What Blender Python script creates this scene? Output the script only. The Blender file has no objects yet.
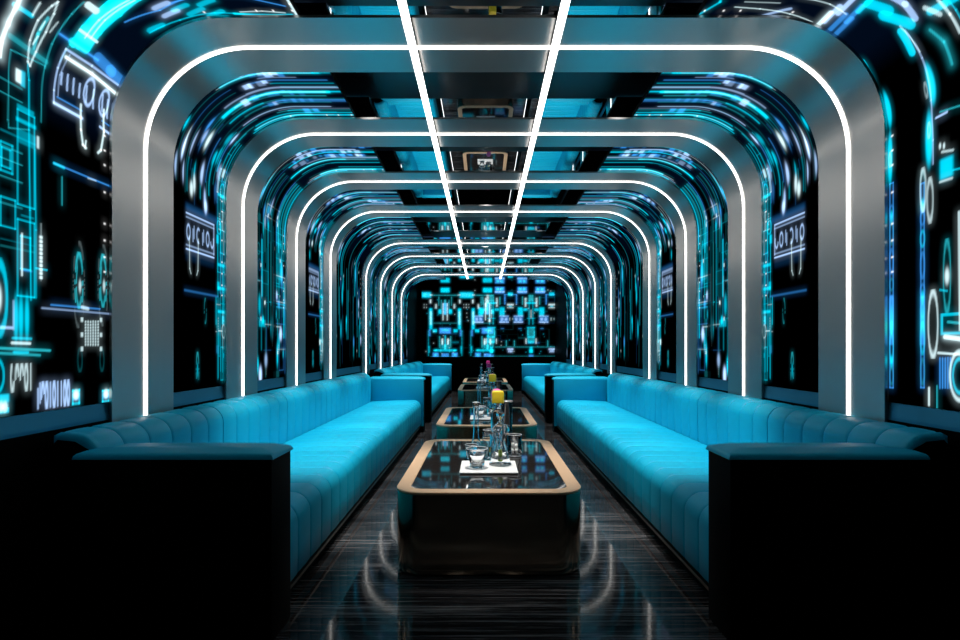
import bpy, bmesh, math, random
import numpy as np
from mathutils import Vector

C = bpy.context.scene.collection
PI = math.pi
SC = bpy.context.scene

# ---------------------------------------------------------------- camera, world, exposure
CAMX, CAMZ, F = -0.069, 1.2, 566.4          # metres, metres, focal length in pixels of a 960 wide frame
cam_d = bpy.data.cameras.new('camera'); cam = bpy.data.objects.new('camera', cam_d); C.objects.link(cam)
cam.location = (CAMX, 0, CAMZ); cam.rotation_euler = (PI / 2, 0, 0)
cam_d.sensor_width = 36; cam_d.lens = F / 960 * 36
cam_d.shift_x = -4 / 960; cam_d.shift_y = 28 / 960
cam_d.clip_start = 0.02; cam_d.clip_end = 100
SC.camera = cam
w = bpy.data.worlds.new('dark'); SC.world = w; w.use_nodes = True
w.node_tree.nodes['Background'].inputs[0].default_value = (0.0, 0.0, 0.0, 1)
w.node_tree.nodes['Background'].inputs[1].default_value = 0
SC.view_settings.view_transform = 'Standard'; SC.view_settings.look = 'None'
SC.view_settings.exposure = 0.0; SC.view_settings.gamma = 1
NEON = 4.0                                   # radiance of the arch tubes
LINE = 5.0                                   # radiance of the two long ceiling tubes

# added spots without real fittings, one row brightening each row of seats
SPOT = 300.0
TSPOT = 300.0
for s_ in (-1, 1):
    for k, y_ in enumerate((3.0, 3.9, 4.85, 5.9, 7.0, 8.1, 9.5, 10.5, 11.5, 12.7, 13.9, 15.0)):
        ld = bpy.data.lights.new('added_seat_spot', 'SPOT'); lo = bpy.data.objects.new('added_seat_spot', ld); C.objects.link(lo)
        lo.location = (s_ * .84, y_, 2.96); ld.energy = SPOT; ld.color = (1, .97, .94)
        ld.spot_size = math.radians(40); ld.spot_blend = 1.0; ld.shadow_soft_size = .05
        lo.rotation_euler = Vector((s_ * .40, 0, -2.5)).to_track_quat('-Z', 'Y').to_euler()

for y_ in (3.75, 6.35, 11.0, 13.2):           # added spot over each table to brighten it, no real fitting
    ld = bpy.data.lights.new('added_table_spot', 'SPOT'); lo = bpy.data.objects.new('added_table_spot', ld); C.objects.link(lo)
    lo.location = (-.04, y_, 2.96); ld.energy = TSPOT; ld.color = (1, .95, .88)
    ld.spot_size = math.radians(46); ld.spot_blend = .8; ld.shadow_soft_size = .05

# ---------------------------------------------------------------- materials
def mat(name, col, rough=.5, metal=0, emis=None, es=0, trans=0, ior=1.5, coat=0, spec=.5, sample=True):
    m = bpy.data.materials.new(name); m.use_nodes = True
    b = m.node_tree.nodes['Principled BSDF']; I = b.inputs
    I['Base Color'].default_value = (*col, 1); I['Roughness'].default_value = rough; I['Metallic'].default_value = metal
    I['Specular IOR Level'].default_value = spec; I['IOR'].default_value = ior
    I['Transmission Weight'].default_value = trans; I['Coat Weight'].default_value = coat
    if emis: I['Emission Color'].default_value = (*emis, 1); I['Emission Strength'].default_value = es
    if not sample: m.cycles.emission_sampling = 'NONE'
    return m
def nodes(m): return m.node_tree.nodes, m.node_tree.links, m.node_tree.nodes['Principled BSDF']

def noise_rough(m, scale, r0, r1, stretch=(1, 1, 1), bump=0):
    n, l, b = nodes(m)
    tc = n.new('ShaderNodeTexCoord'); mp = n.new('ShaderNodeMapping'); mp.inputs['Scale'].default_value = stretch
    nz = n.new('ShaderNodeTexNoise'); nz.inputs['Scale'].default_value = scale; nz.inputs['Detail'].default_value = 6
    mr = n.new('ShaderNodeMapRange'); mr.inputs['To Min'].default_value = r0; mr.inputs['To Max'].default_value = r1
    l.new(tc.outputs['Object'], mp.inputs['Vector']); l.new(mp.outputs[0], nz.inputs['Vector'])
    l.new(nz.outputs['Fac'], mr.inputs['Value']); l.new(mr.outputs[0], b.inputs['Roughness'])
    if bump:
        bp = n.new('ShaderNodeBump'); bp.inputs['Strength'].default_value = bump; bp.inputs['Distance'].default_value = .002
        l.new(nz.outputs['Fac'], bp.inputs['Height']); l.new(bp.outputs[0], b.inputs['Normal'])
    return m

M = {}
M['leather'] = noise_rough(mat('leather', (.002, .455, .69), .42, spec=.22), 90, .40, .5, bump=.08)
M['shell'] = mat('black_shell', (.001, .001, .0013), .55, spec=.03)
M['black_wall'] = mat('black_wall', (.0015, .0015, .0015), .6, spec=.03)
M['bronze_trim'] = mat('bronze_trim', (.16, .11, .07), .3, metal=1)
M['steel'] = noise_rough(mat('brushed_steel', (.47, .46, .45), .3, metal=1), 14, .24, .38, (1, 60, 60))
M['ledge'] = mat('ledge_metal', (.05, .27, .40), .35, metal=.85)
M['mirror'] = mat('mirror', (.52, .54, .56), .015, metal=1)
M['neon'] = mat('neon_white', (1, 1, 1), .5, emis=(1, .955, .90), es=NEON)
M['line'] = mat('line_white', (1, 1, 1), .5, emis=(1, .965, .92), es=LINE)
M['housing'] = mat('housing', (.02, .02, .02), .4)
M['gold_rim'] = mat('gold_rim', (.85, .55, .33), .4, metal=.35)
M['bronze'] = mat('polished_bronze', (.66, .52, .38), .16, metal=1)
M['black_glass'] = mat('black_glass', (.020, .018, .018), .03, spec=.4)
M['glass'] = mat('clear_glass', (.97, .99, 1), 0, trans=1, ior=1.36)
M['tray'] = mat('white_tray', (.93, .93, .93), .35)
M['yellow'] = mat('yellow_cap', (.85, .62, .03), .35)
M['pink'] = mat('pink_cap', (.85, .16, .50), .35)
M['magenta'] = mat('magenta_cap', (.42, .015, .17), .35)
M['ice'] = mat('ice', (.55, .56, .55), .25, spec=.6)
M['green'] = mat('green_garnish', (.35, .5, .1), .5)
M['red'] = mat('red_band', (.7, .03, .04), .4)
M['silver'] = mat('silver', (.8, .8, .82), .12, metal=1)

# glossy dark floor with grey grain running across the aisle
fm = mat('ebony_floor', (.01, .01, .01), .1, spec=.42); M['floor'] = fm
n, l, b = nodes(fm)
tc = n.new('ShaderNodeTexCoord')
def stretched(scale, st, det, rough=.6):
    mp = n.new('ShaderNodeMapping'); mp.inputs['Scale'].default_value = st
    nz = n.new('ShaderNodeTexNoise'); nz.inputs['Scale'].default_value = scale
    nz.inputs['Detail'].default_value = det; nz.inputs['Roughness'].default_value = rough
    l.new(tc.outputs['Object'], mp.inputs['Vector']); l.new(mp.outputs[0], nz.inputs['Vector']); return nz
n1 = stretched(1.0, (1.1, 48, 1), 9, .78); n2 = stretched(1.0, (.35, 6, 1), 4)
mx = n.new('ShaderNodeMath'); mx.operation = 'MULTIPLY'
m2 = n.new('ShaderNodeMapRange'); m2.inputs['From Min'].default_value = .3; m2.inputs['From Max'].default_value = .7
m2.inputs['To Min'].default_value = .44; m2.inputs['To Max'].default_value = .56
l.new(n2.outputs['Fac'], m2.inputs['Value']); l.new(n1.outputs['Fac'], mx.inputs[0]); l.new(m2.outputs[0], mx.inputs[1])
cr = n.new('ShaderNodeValToRGB'); e = cr.color_ramp.elements
e[0].position = .205; e[0].color = (.004, .004, .005, 1)
e[1].position = .345; e[1].color = (.21, .21, .215, 1)
e2 = cr.color_ramp.elements.new(.258); e2.color = (.03, .03, .032, 1)
l.new(mx.outputs[0], cr.inputs['Fac']); l.new(cr.outputs[0], b.inputs['Base Color'])
mr = n.new('ShaderNodeMapRange'); mr.inputs['From Min'].default_value = .1; mr.inputs['From Max'].default_value = .45
mr.inputs['To Min'].default_value = .04; mr.inputs['To Max'].default_value = .11
l.new(mx.outputs[0], mr.inputs['Value']); l.new(mr.outputs[0], b.inputs['Roughness'])

# display surface: black glass that gives off the picture held in the mesh attribute
sm = mat('display', (0, 0, 0), .35, spec=0, sample=False); M['screen'] = sm
n, l, b = nodes(sm)
at_ = n.new('ShaderNodeAttribute'); at_.attribute_name = 'glow'
l.new(at_.outputs['Color'], b.inputs['Emission Color']); b.inputs['Emission Strength'].default_value = 1.0

# ---------------------------------------------------------------- helpers
def link(name, me, m=None, parent=None, smooth=False):
    o = bpy.data.objects.new(name, me); C.objects.link(o)
    if m is not None and not me.materials: me.materials.append(m)
    if parent is not None: o.parent = parent
    if smooth:
        me.polygons.foreach_set('use_smooth', [True] * len(me.polygons))
    return o
def tag(o, label=None, cat=None, group=None, kind=None):
    if label: o['label'] = label
    if cat: o['category'] = cat
    if group: o['group'] = group
    if kind: o['kind'] = kind
    return o
def empty(name, loc=(0, 0, 0)):
    o = bpy.data.objects.new(name, None); C.objects.link(o); o.location = loc; o.empty_display_size = .1
    return o
def pydata(vs, fs, name='m'):
    me = bpy.data.meshes.new(name); me.from_pydata(vs, [], fs); me.validate(); me.update(); return me
def box_me(x0, y0, z0, x1, y1, z1, bev=0, seg=2):
    bm = bmesh.new(); bmesh.ops.create_cube(bm, size=1)
    for v in bm.verts:
        v.co = ((x0 + x1) / 2 + v.co.x * (x1 - x0), (y0 + y1) / 2 + v.co.y * (y1 - y0), (z0 + z1) / 2 + v.co.z * (z1 - z0))
    if bev: bmesh.ops.bevel(bm, geom=bm.edges[:], offset=bev, segments=seg, affect='EDGES', profile=.5)
    me = bpy.data.meshes.new('box'); bm.to_mesh(me); bm.free(); return me
def loft(rings, closed=True, caps=True):
    """rings: list of equally long point lists."""
    nr, k = len(rings), len(rings[0]); vs = [p for r in rings for p in r]; fs = []
    for i in range(nr - 1):
        for j in range(k if closed else k - 1):
            a, b_ = i * k + j, i * k + (j + 1) % k
            fs.append((a, b_, b_ + k, a + k))
    if caps: fs.append(tuple(range(k))[::-1]); fs.append(tuple(range((nr - 1) * k, nr * k)))
    me = pydata(vs, fs)
    bm = bmesh.new(); bm.from_mesh(me); bmesh.ops.recalc_face_normals(bm, faces=bm.faces); bm.to_mesh(me); bm.free()
    return me
def autosmooth(o, ang=35):
    me = o.data
    bm = bmesh.new(); bm.from_mesh(me)
    for f in bm.faces: f.smooth = True
    for ed in bm.edges:
        if len(ed.link_faces) == 2 and ed.calc_face_angle(0) > math.radians(ang): ed.smooth = False
    bm.to_mesh(me); bm.free(); return o
def lathe_me(prof, seg=24, cx=0, cy=0):
    """prof: (r, z) points; closed where r = 0 at an end."""
    vs, fs, idx = [], [], []
    for r, z in prof:
        if r < 1e-6: vs.append((cx, cy, z)); idx.append([len(vs) - 1] * seg)
        else:
            idx.append(list(range(len(vs), len(vs) + seg)))
            for k in range(seg): a = 2 * PI * k / seg; vs.append((cx + r * math.cos(a), cy + r * math.sin(a), z))
    for i in range(len(prof) - 1):
        for k in range(seg):
            q = [idx[i][k], idx[i][(k + 1) % seg], idx[i + 1][(k + 1) % seg], idx[i + 1][k]]
            q2 = []
            for v in q:
                if v not in q2: q2.append(v)
            if len(q2) > 2: fs.append(tuple(q2))
    return pydata(vs, fs)
def copy_tree(o, parent=None):
    c = o.copy(); C.objects.link(c); c.parent = parent
    for ch in list(kids.get(o.name, [])): copy_tree(ch, c)
    return c
kids = {}
def child(o): kids.setdefault(o.parent.name, []).append(o); return o

# ---------------------------------------------------------------- room numbers (metres)
U = 3.0                                       # distance of the first arch from the camera
WX, ZTOP, RC = 1.882, 2.812, .565                # display wall face, display ceiling height, corner radius
ZMIR = 2.99                                   # mirror ceiling
YB = 16.2                                     # back wall
ARCH = [3.0, 4.212, 5.418, 6.615, 8.61, 9.83, 11.06, 12.28]
HB = .27                                      # half the depth of an arch band

def struct(name, me, m): return tag(link(name, me, m), kind='structure')
struct('floor', box_me(-2.2, -1.2, -.1, 2.2, YB + .3, 0), M['floor'])
struct('ceiling', box_me(-2.2, -1.2, ZMIR, 2.2, YB + .3, ZMIR + .1), M['mirror'])
struct('wall_left', box_me(-2.2, -1.2, 0, -1.96, YB + .3, ZMIR), M['black_wall'])
struct('wall_right', box_me(1.96, -1.2, 0, 2.2, YB + .3, ZMIR), M['black_wall'])
struct('wall_back', box_me(-1.96, YB, 0, 1.96, YB + .3, ZMIR), M['black_wall'])
# dado behind the sofas and the sloped metal ledge on top of it
for s, nm in ((-1, 'left'), (1, 'right')):
    struct('wall_%s_dado' % nm, box_me(min(s * 1.88, s * 1.96), 0, 0, max(s * 1.88, s * 1.96), YB, .855), M['black_wall'])
    p = [(s * 1.96, .855), (s * 1.879, .855), (s * 1.879, .87), (s * 1.886, .937), (s * 1.96, .937)]
    struct('trim_%s' % nm, loft([[(x, y, z) for x, z in p] for y in (0, 13.4)]), M['ledge'])

# ---------------------------------------------------------------- section curve of the tunnel
def section(X, Z, R, zb, xe, n=22):
    """Right-hand half section from (X, zb) up round the corner to (xe, Z): points, arc length."""
    pts = [(X, zb), (X, (zb + Z - R) / 2), (X, Z - R)]
    for k in range(1, n + 1):
        a = PI / 2 * k / n; pts.append((X - R + R * math.cos(a), Z - R + R * math.sin(a)))
    if xe < X - R - 1e-6: pts.append((xe, Z))
    return pts
def sec_fn(X, Z, R, zb, xe):
    L1 = Z - R - zb; L2 = R * PI / 2; L3 = X - R - xe
    def f(t):
        t = np.asarray(t, float)
        a = np.clip((t - L1) / R, 0, PI / 2)
        x = X - R + R * np.cos(a) - np.maximum(t - L1 - L2, 0)
        z = np.where(t < L1, zb + t, Z - R + R * np.sin(a))
        return x, z
    return f, L1 + L2 + L3
SF, ST = sec_fn(WX, ZTOP, RC, .94, .97)

def measure(px, py):
    """Point of the display wall (distance from camera, arc length) measured in the photograph."""
    s = -1 if px < 484 else 1
    t = np.linspace(0, ST, 1500); x, z = SF(t)
    ang = np.arctan2(z - CAMZ, s * x - CAMX if s > 0 else -(s * x - CAMX))
    want = math.atan2(348 - py, abs(px - 484))
    i = int(np.argmin(abs(ang - want)))
    return F * abs(s * x[i] - CAMX) / abs(px - 484), float(t[i])

# ---------------------------------------------------------------- pictures on the displays
CY = (.0, .62, .85); CW = (.75, 1.0, 1.05); BL = (.03, .22, .62); TE = (.01, .22, .26); WB = (.45, .68, 1.1); DK = (.0005, .003, .010)
class Canvas:
    def __init__(s, u0, u1, v0, v1, du, dv):
        s.nu = int(round((u1 - u0) / du)) + 1; s.nv = int(round((v1 - v0) / dv)) + 1
        s.u = np.linspace(u0, u1, s.nu); s.v = np.linspace(v0, v1, s.nv); s.du, s.dv = s.u[1] - s.u[0], s.v[1] - s.v[0]
        s.a = np.zeros((s.nv, s.nu, 3), np.float32)
    def _w(s, u0, u1, v0, v1):
        i0 = np.searchsorted(s.u, u0); i1 = np.searchsorted(s.u, u1); j0 = np.searchsorted(s.v, v0); j1 = np.searchsorted(s.v, v1)
        return slice(j0, j1), slice(i0, i1)
    def put(s, sl, cov, col, k):
        if cov.size: s.a[sl] += cov[..., None] * np.array(col, np.float32) * k
    def rect(s, u0, v0, u1, v1, col, k=1, soft=0):
        if u1 < u0: u0, u1 = u1, u0
        if v1 < v0: v0, v1 = v1, v0
        su, sv = max(soft, s.du), max(soft, s.dv)
        sl = s._w(u0 - su, u1 + su, v0 - sv, v1 + sv); uu, vv = s.u[sl[1]], s.v[sl[0]]
        cu = np.clip((np.minimum(uu - u0, u1 - uu) + su / 2) / su, 0, 1); cv = np.clip((np.minimum(vv - v0, v1 - vv) + sv / 2) / sv, 0, 1)
        s.put(sl, cv[:, None] * cu[None], col, k)
    def frame(s, u0, v0, u1, v1, w, col, k=1):
        s.rect(u0, v0, u1, v0 + w, col, k); s.rect(u0, v1 - w, u1, v1, col, k)
        s.rect(u0, v0, u0 + w, v1, col, k); s.rect(u1 - w, v0, u1, v1, col, k)
    def seg(s, p, q, w, col, k=1, glow=0):
        (u0, v0), (u1, v1) = p, q; r = w / 2 + max(s.du, s.dv) + glow * 3
        sl = s._w(min(u0, u1) - r, max(u0, u1) + r, min(v0, v1) - r, max(v0, v1) + r)
        U_, V_ = np.meshgrid(s.u[sl[1]], s.v[sl[0]]); L = (u1 - u0) ** 2 + (v1 - v0) ** 2 + 1e-9
        t = np.clip(((U_ - u0) * (u1 - u0) + (V_ - v0) * (v1 - v0)) / L, 0, 1)
        d = np.hypot(U_ - u0 - t * (u1 - u0), V_ - v0 - t * (v1 - v0)); px = max(s.du, s.dv)
        s.put(sl, np.clip((w / 2 - d) / px + .5, 0, 1), col, k)
        if glow: s.put(sl, np.exp(-(d / glow) ** 2), col, k * .35)
    def poly(s, pts, w, col, k=1, glow=0):
        for a, b_ in zip(pts, pts[1:]): s.seg(a, b_, w, col, k, glow)
    def ring(s, cu, cv, ru, rv, w, col, k=1, gap=0, ph=0):
        sl = s._w(cu - ru - w * 2, cu + ru + w * 2, cv - rv - w * 2, cv + rv + w * 2)
        U_, V_ = np.meshgrid(s.u[sl[1]] - cu, s.v[sl[0]] - cv); r = np.hypot(U_ / ru, V_ / rv); m_ = min(ru, rv)
        cov = np.clip((w / 2 - abs(r - 1) * m_) / max(s.du, s.dv) + .5, 0, 1)
        if gap: cov = cov * (np.sin(np.arctan2(V_, U_) * gap + ph) > -.3)
        s.put(sl, cov, col, k)
    def blob(s, cu, cv, ru, rv, col, k=1, hard=2):
        sl = s._w(cu - ru * 1.6, cu + ru * 1.6, cv - rv * 1.6, cv + rv * 1.6)
        U_, V_ = np.meshgrid(s.u[sl[1]] - cu, s.v[sl[0]] - cv)
        s.put(sl, np.exp(-((U_ / ru) ** 2 + (V_ / rv) ** 2) ** hard), col, k)
    def glyphs(s, u0, v0, w, h, n_, col, k, R, tw=None):
        """A row of n_ made-up round and straight marks."""
        st = w / n_; lw = tw or h * .09
        for i in range(n_):
            c = u0 + (i + .5) * st; r_ = R.random()
            if r_ < .35: s.ring(c, v0 + h / 2, st * .33, h * .42, lw, col, k)
            elif r_ < .6: s.rect(c - lw / 2, v0, c + lw / 2, v0 + h, col, k)
            elif r_ < .8: s.ring(c, v0 + h / 2, st * .33, h * .42, lw, col, k, gap=1, ph=R.random() * 6)
            else: s.rect(c - lw * 1.3, v0, c - lw * .3, v0 + h * .8, col, k); s.rect(c + lw * .5, v0 + h * .2, c + lw * 1.4, v0 + h, col, k)
    def circuit(s, u0, v0, u1, v1, R, k=1, n_=26, pal=(CY, CY, TE, BL, CW)):
        """A patch of overlapping thin frames, bars, dashes and lamps."""
        W, H = u1 - u0, v1 - v0
        for i in range(n_):
            a, b_ = u0 + R.random() * W * .85, v0 + R.random() * H * .9; col = R.choice(pal); kk = k * (.25 + .75 * R.random() ** 2)
            q = R.random()
            if q < .3: s.frame(a, b_, min(u1, a + W * (.1 + .3 * R.random())), min(v1, b_ + H * (.04 + .2 * R.random())), .006, col, kk)
            elif q < .5: s.rect(a, b_, a + .006, min(v1, b_ + H * .4 * R.random()), col, kk)
            elif q < .65: s.rect(a, b_, min(u1, a + W * .5 * R.random()), b_ + .006, col, kk)
            elif q < .8: s.rect(a, b_, min(u1, a + W * .18), b_ + H * .03 + .01, col, kk, soft=.01)
            elif q < .9: s.ring(a + .03, b_, .03, .045, .007, col, kk)
            else:
                for j in range(5): s.rect(a, b_ + j * .018, a + .008, b_ + j * .018 + .01, CW, kk)

ARC0 = ZTOP - RC - .94; MID = ARC0 + RC * PI / 4      # start of the bend, middle of the bend (arc length)
def streaks(c, R, k=1):
    """Upper half of a bay: long marks running round the bend towards the mirror."""
    u0, u1 = c.u[0], c.u[-1]; W = u1 - u0
    for i in range(int(14 + 26 * W)):
        u = u0 + R.random() * W; a = MID + R.random() * .5; b_ = min(ST, a + .2 + R.random() * .8)
        c.rect(u, a, u + .004 + .012 * R.random(), b_, R.choice((BL, TE, CY, WB)), k * (.2 + .8 * R.random() ** 1.5), soft=.008)
    for i in range(9):
        u = u0 + R.random() * W * .8; a = MID + R.random() * .5
        for j in range(R.randint(2, 6)):
            c.rect(u, a, u + .03 + .05 * R.random(), a + .02 + .03 * R.random(), R.choice((BL, WB, BL)), k * (.2 + .7 * R.random()), soft=.012)
            a += .03 + .04 * R.random()
    for i in range(max(2, int(4 * W))):
        u = u0 + (i + .25 + .5 * R.random()) * W / max(2, int(4 * W)); wd = .012 + .022 * R.random()
        q0 = MID + (0 if i % 2 else .25 * R.random()); q1 = MID + .45 + .3 * R.random()
        c.rect(u, q0, u + wd, q1, CY, k * 1.2, soft=.014); c.rect(u, q1 - .05, u + wd * .7, ST, (.0, .5, .72), k * (.5 + .5 * R.random()), soft=.016); c.rect(u + wd * .35, MID + .1, u + wd * .6, ST - .15 * R.random(), CW, k * .4, soft=.006)
def edge_ticks(c):  # small white ticks drawn along both edges of the picture
    for t in (.62, .69, .77, .85, 1.0, 1.13, 1.2, 1.27, MID + .35, MID + .6, MID + .68, ST - .02):
        for u in (c.u[0] + .05, c.u[-1] - .075): c.rect(u, t, u + .014, t + .008, (1, 1, 1), 1)
def generic(c, kind, seed):
    R = random.Random(seed); u0, u1 = c.u[0], c.u[-1]; W = u1 - u0
    c.rect(u0, MID - .25, u1, ST, DK, .7, soft=.15)
    streaks(c, R)
    if kind == 1:      # dark bay with a lettered box and a busy far edge
        c.rect(u0 + .01, .2, u0 + .022, 1.15, CY, .8, soft=.006)
        for v in (.25, .42, .6, .78): c.ring(u0 + .035, v, .014, .07, .006, BL, 1.2)
        for v in (.35, .9, 1.12): c.blob(u0 + .015, v, .012, .06, CY, 1.2)
        a, b_ = u0 + .22, u1 - .18
        for v, kk in ((1.08, .9), (1.055, .4), (.86, 1), (.885, .4)): c.rect(a, v, b_, v + .010, WB, kk)
        c.rect(b_ - .012, .88, b_, 1.08, WB, .5); c.glyphs(a, .92, b_ - a, .105, 6, WB, .8, R, .007)
        c.rect(a, .80, b_, .85, BL, .05, soft=.03); c.rect(a, 1.10, b_ + .04, 1.14, BL, .2, soft=.03)
        for q in range(46):
            u = a + (b_ + .08 - a) * R.random(); v = 1.15 + (MID - 1.2) * R.random(); near = .4 + .6 * (u - a) / .4
            if q % 3: c.rect(u, v, u + .004 + .008 * R.random(), v + .06 + .25 * R.random(), R.choice((TE, BL, CY, TE)), .15 + .6 * R.random() ** 2 * near, soft=.01)
            else: c.blob(u, v, .008 + .012 * R.random(), .02 + .05 * R.random(), R.choice((WB, BL, CW, CY)), .3 + .8 * R.random())
        c.poly([(a + .04, .95), (a + .045, .75), (a + .06, .72)], .008, CW, .5); c.poly([(a + .15, .95), (a + .145, .75), (a + .13, .72)], .008, CW, .5)
        c.rect(a - .02, .605, b_ + .06, .617, BL, .5, soft=.01); c.ring(a + .24, .5, .014, .08, .003, TE, 1.0, gap=4)
        c.ring(a + .14, .12, .016, .11, .004, TE, 1.5, gap=5); c.blob(a + .14, .12, .008, .05, CY, .5)
        c.circuit(u1 - .17, 0, u1, 1.6, R, .9, 60)
        for u in (.03, .06, .09, .13): c.rect(u1 - u, .1 * R.random(), u1 - u + .006, 1.7, CY, .55)
        for v in (.5, .66, .82, 1.3): c.rect(u1 - .13, v, u1, v + .02, CY, .8, soft=.01)
    else:
        nS = 60 if kind == 2 else 44
        for i in range(nS):
            u = u0 + R.random() * W; a = R.random() * 1.2; ln = .2 + R.random() * .9
            c.rect(u, a, u + .004 + .02 * R.random(), min(MID, a + ln), R.choice((CY, TE, BL, TE, CY)), .15 + .75 * R.random() ** 2, soft=.009)
        for i in range(24):
            u = u0 + R.random() * W; a = R.random() * 1.5
            c.blob(u, a, .012 + .02 * R.random(), .03 + .09 * R.random(), R.choice((CY, CY, WB, BL)), .3 + .9 * R.random())
        if kind == 2: c.circuit(u0, 0, u1, 1.6, R, .7, 50)
        for i in range(12): u = u0 + R.random() * W; v = .2 + R.random() * 1.3; c.rect(u, v, u + .012, v + .03, CW, .9, soft=.004)
        c.rect(u0 + W * .4, 0, u0 + W * .47, 1.7, (0, 0, 0), 0)
        k0 = int(len(c.u) * (.38 + .2 * R.random())); c.a[: int(MID / c.dv), k0:k0 + int(len(c.u) * .16)] *= .08
    for i in range(7): u = u0 + .04 + .22 * R.random(); v = 1.25 + .35 * R.random(); c.blob(u, v, .006 + .01 * R.random(), .04 + .06 * R.random(), R.choice((CW, WB, BL, CY)), .4 + .7 * R.random())
    for i in range(4): u = u0 + .06 + .05 * i; c.rect(u, 1.2 + .3 * R.random(), u + .004, MID + .3 * R.random(), R.choice((CW, TE, BL)), .5, soft=.006)
    edge_ticks(c)

def glow(c, size, k):
    def blur(a, n_, ax):
        n_ = max(1, int(n_)); p = np.pad(a, [(n_ + 1, n_) if i == ax else (0, 0) for i in range(3)], mode='edge'); q = np.cumsum(p, axis=ax, dtype=np.float64)
        L = a.shape[ax]; return (np.take(q, range(2 * n_ + 1, 2 * n_ + 1 + L), ax) - np.take(q, range(0, L), ax)) / (2 * n_ + 1)
    a = np.clip(c.a, 0, 1.4)
    for _ in range(2): a = blur(blur(a, size / c.du, 1), size / c.dv, 0)
    c.a = c.a + (k * a).astype(np.float32)
def near_left(c):
    R = random.Random(5); m = measure
    def P(*pts, w=.006, col=CY, k=1, glow=0): c.poly([m(*p) for p in pts], w, col, k, glow)
    c.rect(1.2, MID - .5, 2.8, ST, DK, .8, soft=.15)
    # lettered box on the bend
    P((66, 49), (92, 66), (122, 88), w=.010, col=WB, k=.8); P((66, 57), (92, 74), (120, 97), w=.014, col=CW, k=1, glow=.012)
    P((66, 49), (58, 68), (54, 90), (54, 103), w=.008, col=WB, k=.8); P((70, 55), (60, 75), (58, 96), w=.005, col=WB, k=.5)
    P((54, 103), (82, 118), w=.012, col=WB, k=1, glow=.01); P((57, 97), (82, 111), w=.006, col=BL, k=1.2)
    P((100, 127), (114, 137), w=.012, col=WB, k=1); P((102, 121), (114, 129), w=.006, col=BL, k=1.2)
    for x, y, h in ((61, 73, 11), (67, 75, 15), (73, 79, 15), (79, 84, 13), (86, 86, 16), (93, 90, 18), (102, 95, 16), (107, 100, 18), (112, 104, 18)):
        P((x + 1, y), (x, y + h), w=.010, col=WB, k=.8)
    for cx_, cy_ in ((89, 92), (104, 103)):
        u, v = m(cx_, cy_); c.ring(u, v, .03, .06, .008, WB, .9)
    P((81, 105), (81, 130), (83, 145), (86, 148), w=.012, col=CW, k=.9); P((86, 141), (85, 148), w=.008, col=CW)
    P((104, 110), (104, 132), (101, 150), (98, 153), w=.012, col=CW, k=.9)
    for (x0, y0, x1, y1) in ((98, 58, 112, 72), (110, 70, 122, 82)): P((x0, y0), (x1, y1), w=.05, col=BL, k=.7, glow=.02)
    P((60, 34), (98, 60), w=.008, col=BL, k=1.2, glow=.01)
    # cyan swirl over the bend
    for k_, o_ in enumerate((0, 6, 11, 15)):
        P((73 + o_, 44 + o_ * .3), (84 + o_, 28 + o_ * .3), (104 + o_, 8 + o_ * .4), (124 + o_, -8 + o_ * .4), (180 + o_, -28), w=.030, col=CY, k=1.15, glow=.01)
    for o_ in (3, 9): P((82 + o_, 38), (96 + o_, 20), (126 + o_, 0), w=.006, col=CW, k=.8)
    P((72, 42), (86, 50), w=.035, col=CY, k=.8); P((80, 30), (97, 42), w=.012, col=CW, k=.9); P((88, 5), (96, 11), w=.03, col=CW, k=.9)
    for (x, y) in ((155, 8), (165, 16), (174, 10), (190, 14), (200, 5), (150, 30), (210, 16)):
        P((x, y), (x + 12, y - 5), w=.03, col=WB if x % 2 else CY, k=.5, glow=.02)
    P((125, 22), (160, 10), (210, -6), w=.008, col=BL, k=1.2); P((150, 33), (180, 20), (215, 13), (296, 16), w=.008, col=CY, k=.7)
    P((235, 14), (260, 16), (292, 15), w=.018, col=CY, k=.8, glow=.01); P((282, -10), (290, 4), (298, 17), w=.012, col=CW, k=.9)
    P((240, 12), (262, 11), (285, 13), w=.005, col=CW); P((170, 3), (240, -4), (285, 6), w=.008, col=BL, k=1.2)
    # large arcs and oval at the near top corner
    P((0, 56), (2, 40), (8, 24), (17, 6), (22, -6), w=.016, col=CW, k=1, glow=.02); P((14, 4), (32, 16), w=.016, col=CY, k=1)
    P((33, 15), (40, 3), w=.008, col=CW, k=.8)
    P((28, 62), (30, 40), (38, 20), (52, 6), (58, 2), (54, 14), (46, 32), (36, 52), (30, 66), (28, 62), w=.007, col=CW, k=.8)
    P((34, 48), (38, 34), (48, 18), w=.014, col=TE, k=2); P((50, 32), (58, 22), w=.006, col=CW, k=.6)
    P((33, 44), (38, 36), w=.005, col=CW); P((40, 30), (45, 22), w=.005, col=CW)
    P((45, 68), (52, 44), (72, 14), (84, 2), w=.005, col=TE, k=1.8); P((60, 62), (70, 44), w=.004, col=TE, k=1.3)
    P((10, 36), (46, 62), w=.02, col=TE, k=.9, glow=.02)
    # framed column at the near edge
    P((28, 62), (29, 80), (29, 130), (30, 210), (31, 300), w=.006, col=CY, k=.9); P((35, 150), (36, 230), (36, 298), w=.006, col=CY, k=.7)
    P((11, 50), (8, 120), (9, 128), (28, 130), w=.004, col=TE, k=1.5); P((11, 50), (45, 66), (41, 122), w=.004, col=TE, k=1.6)
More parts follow.
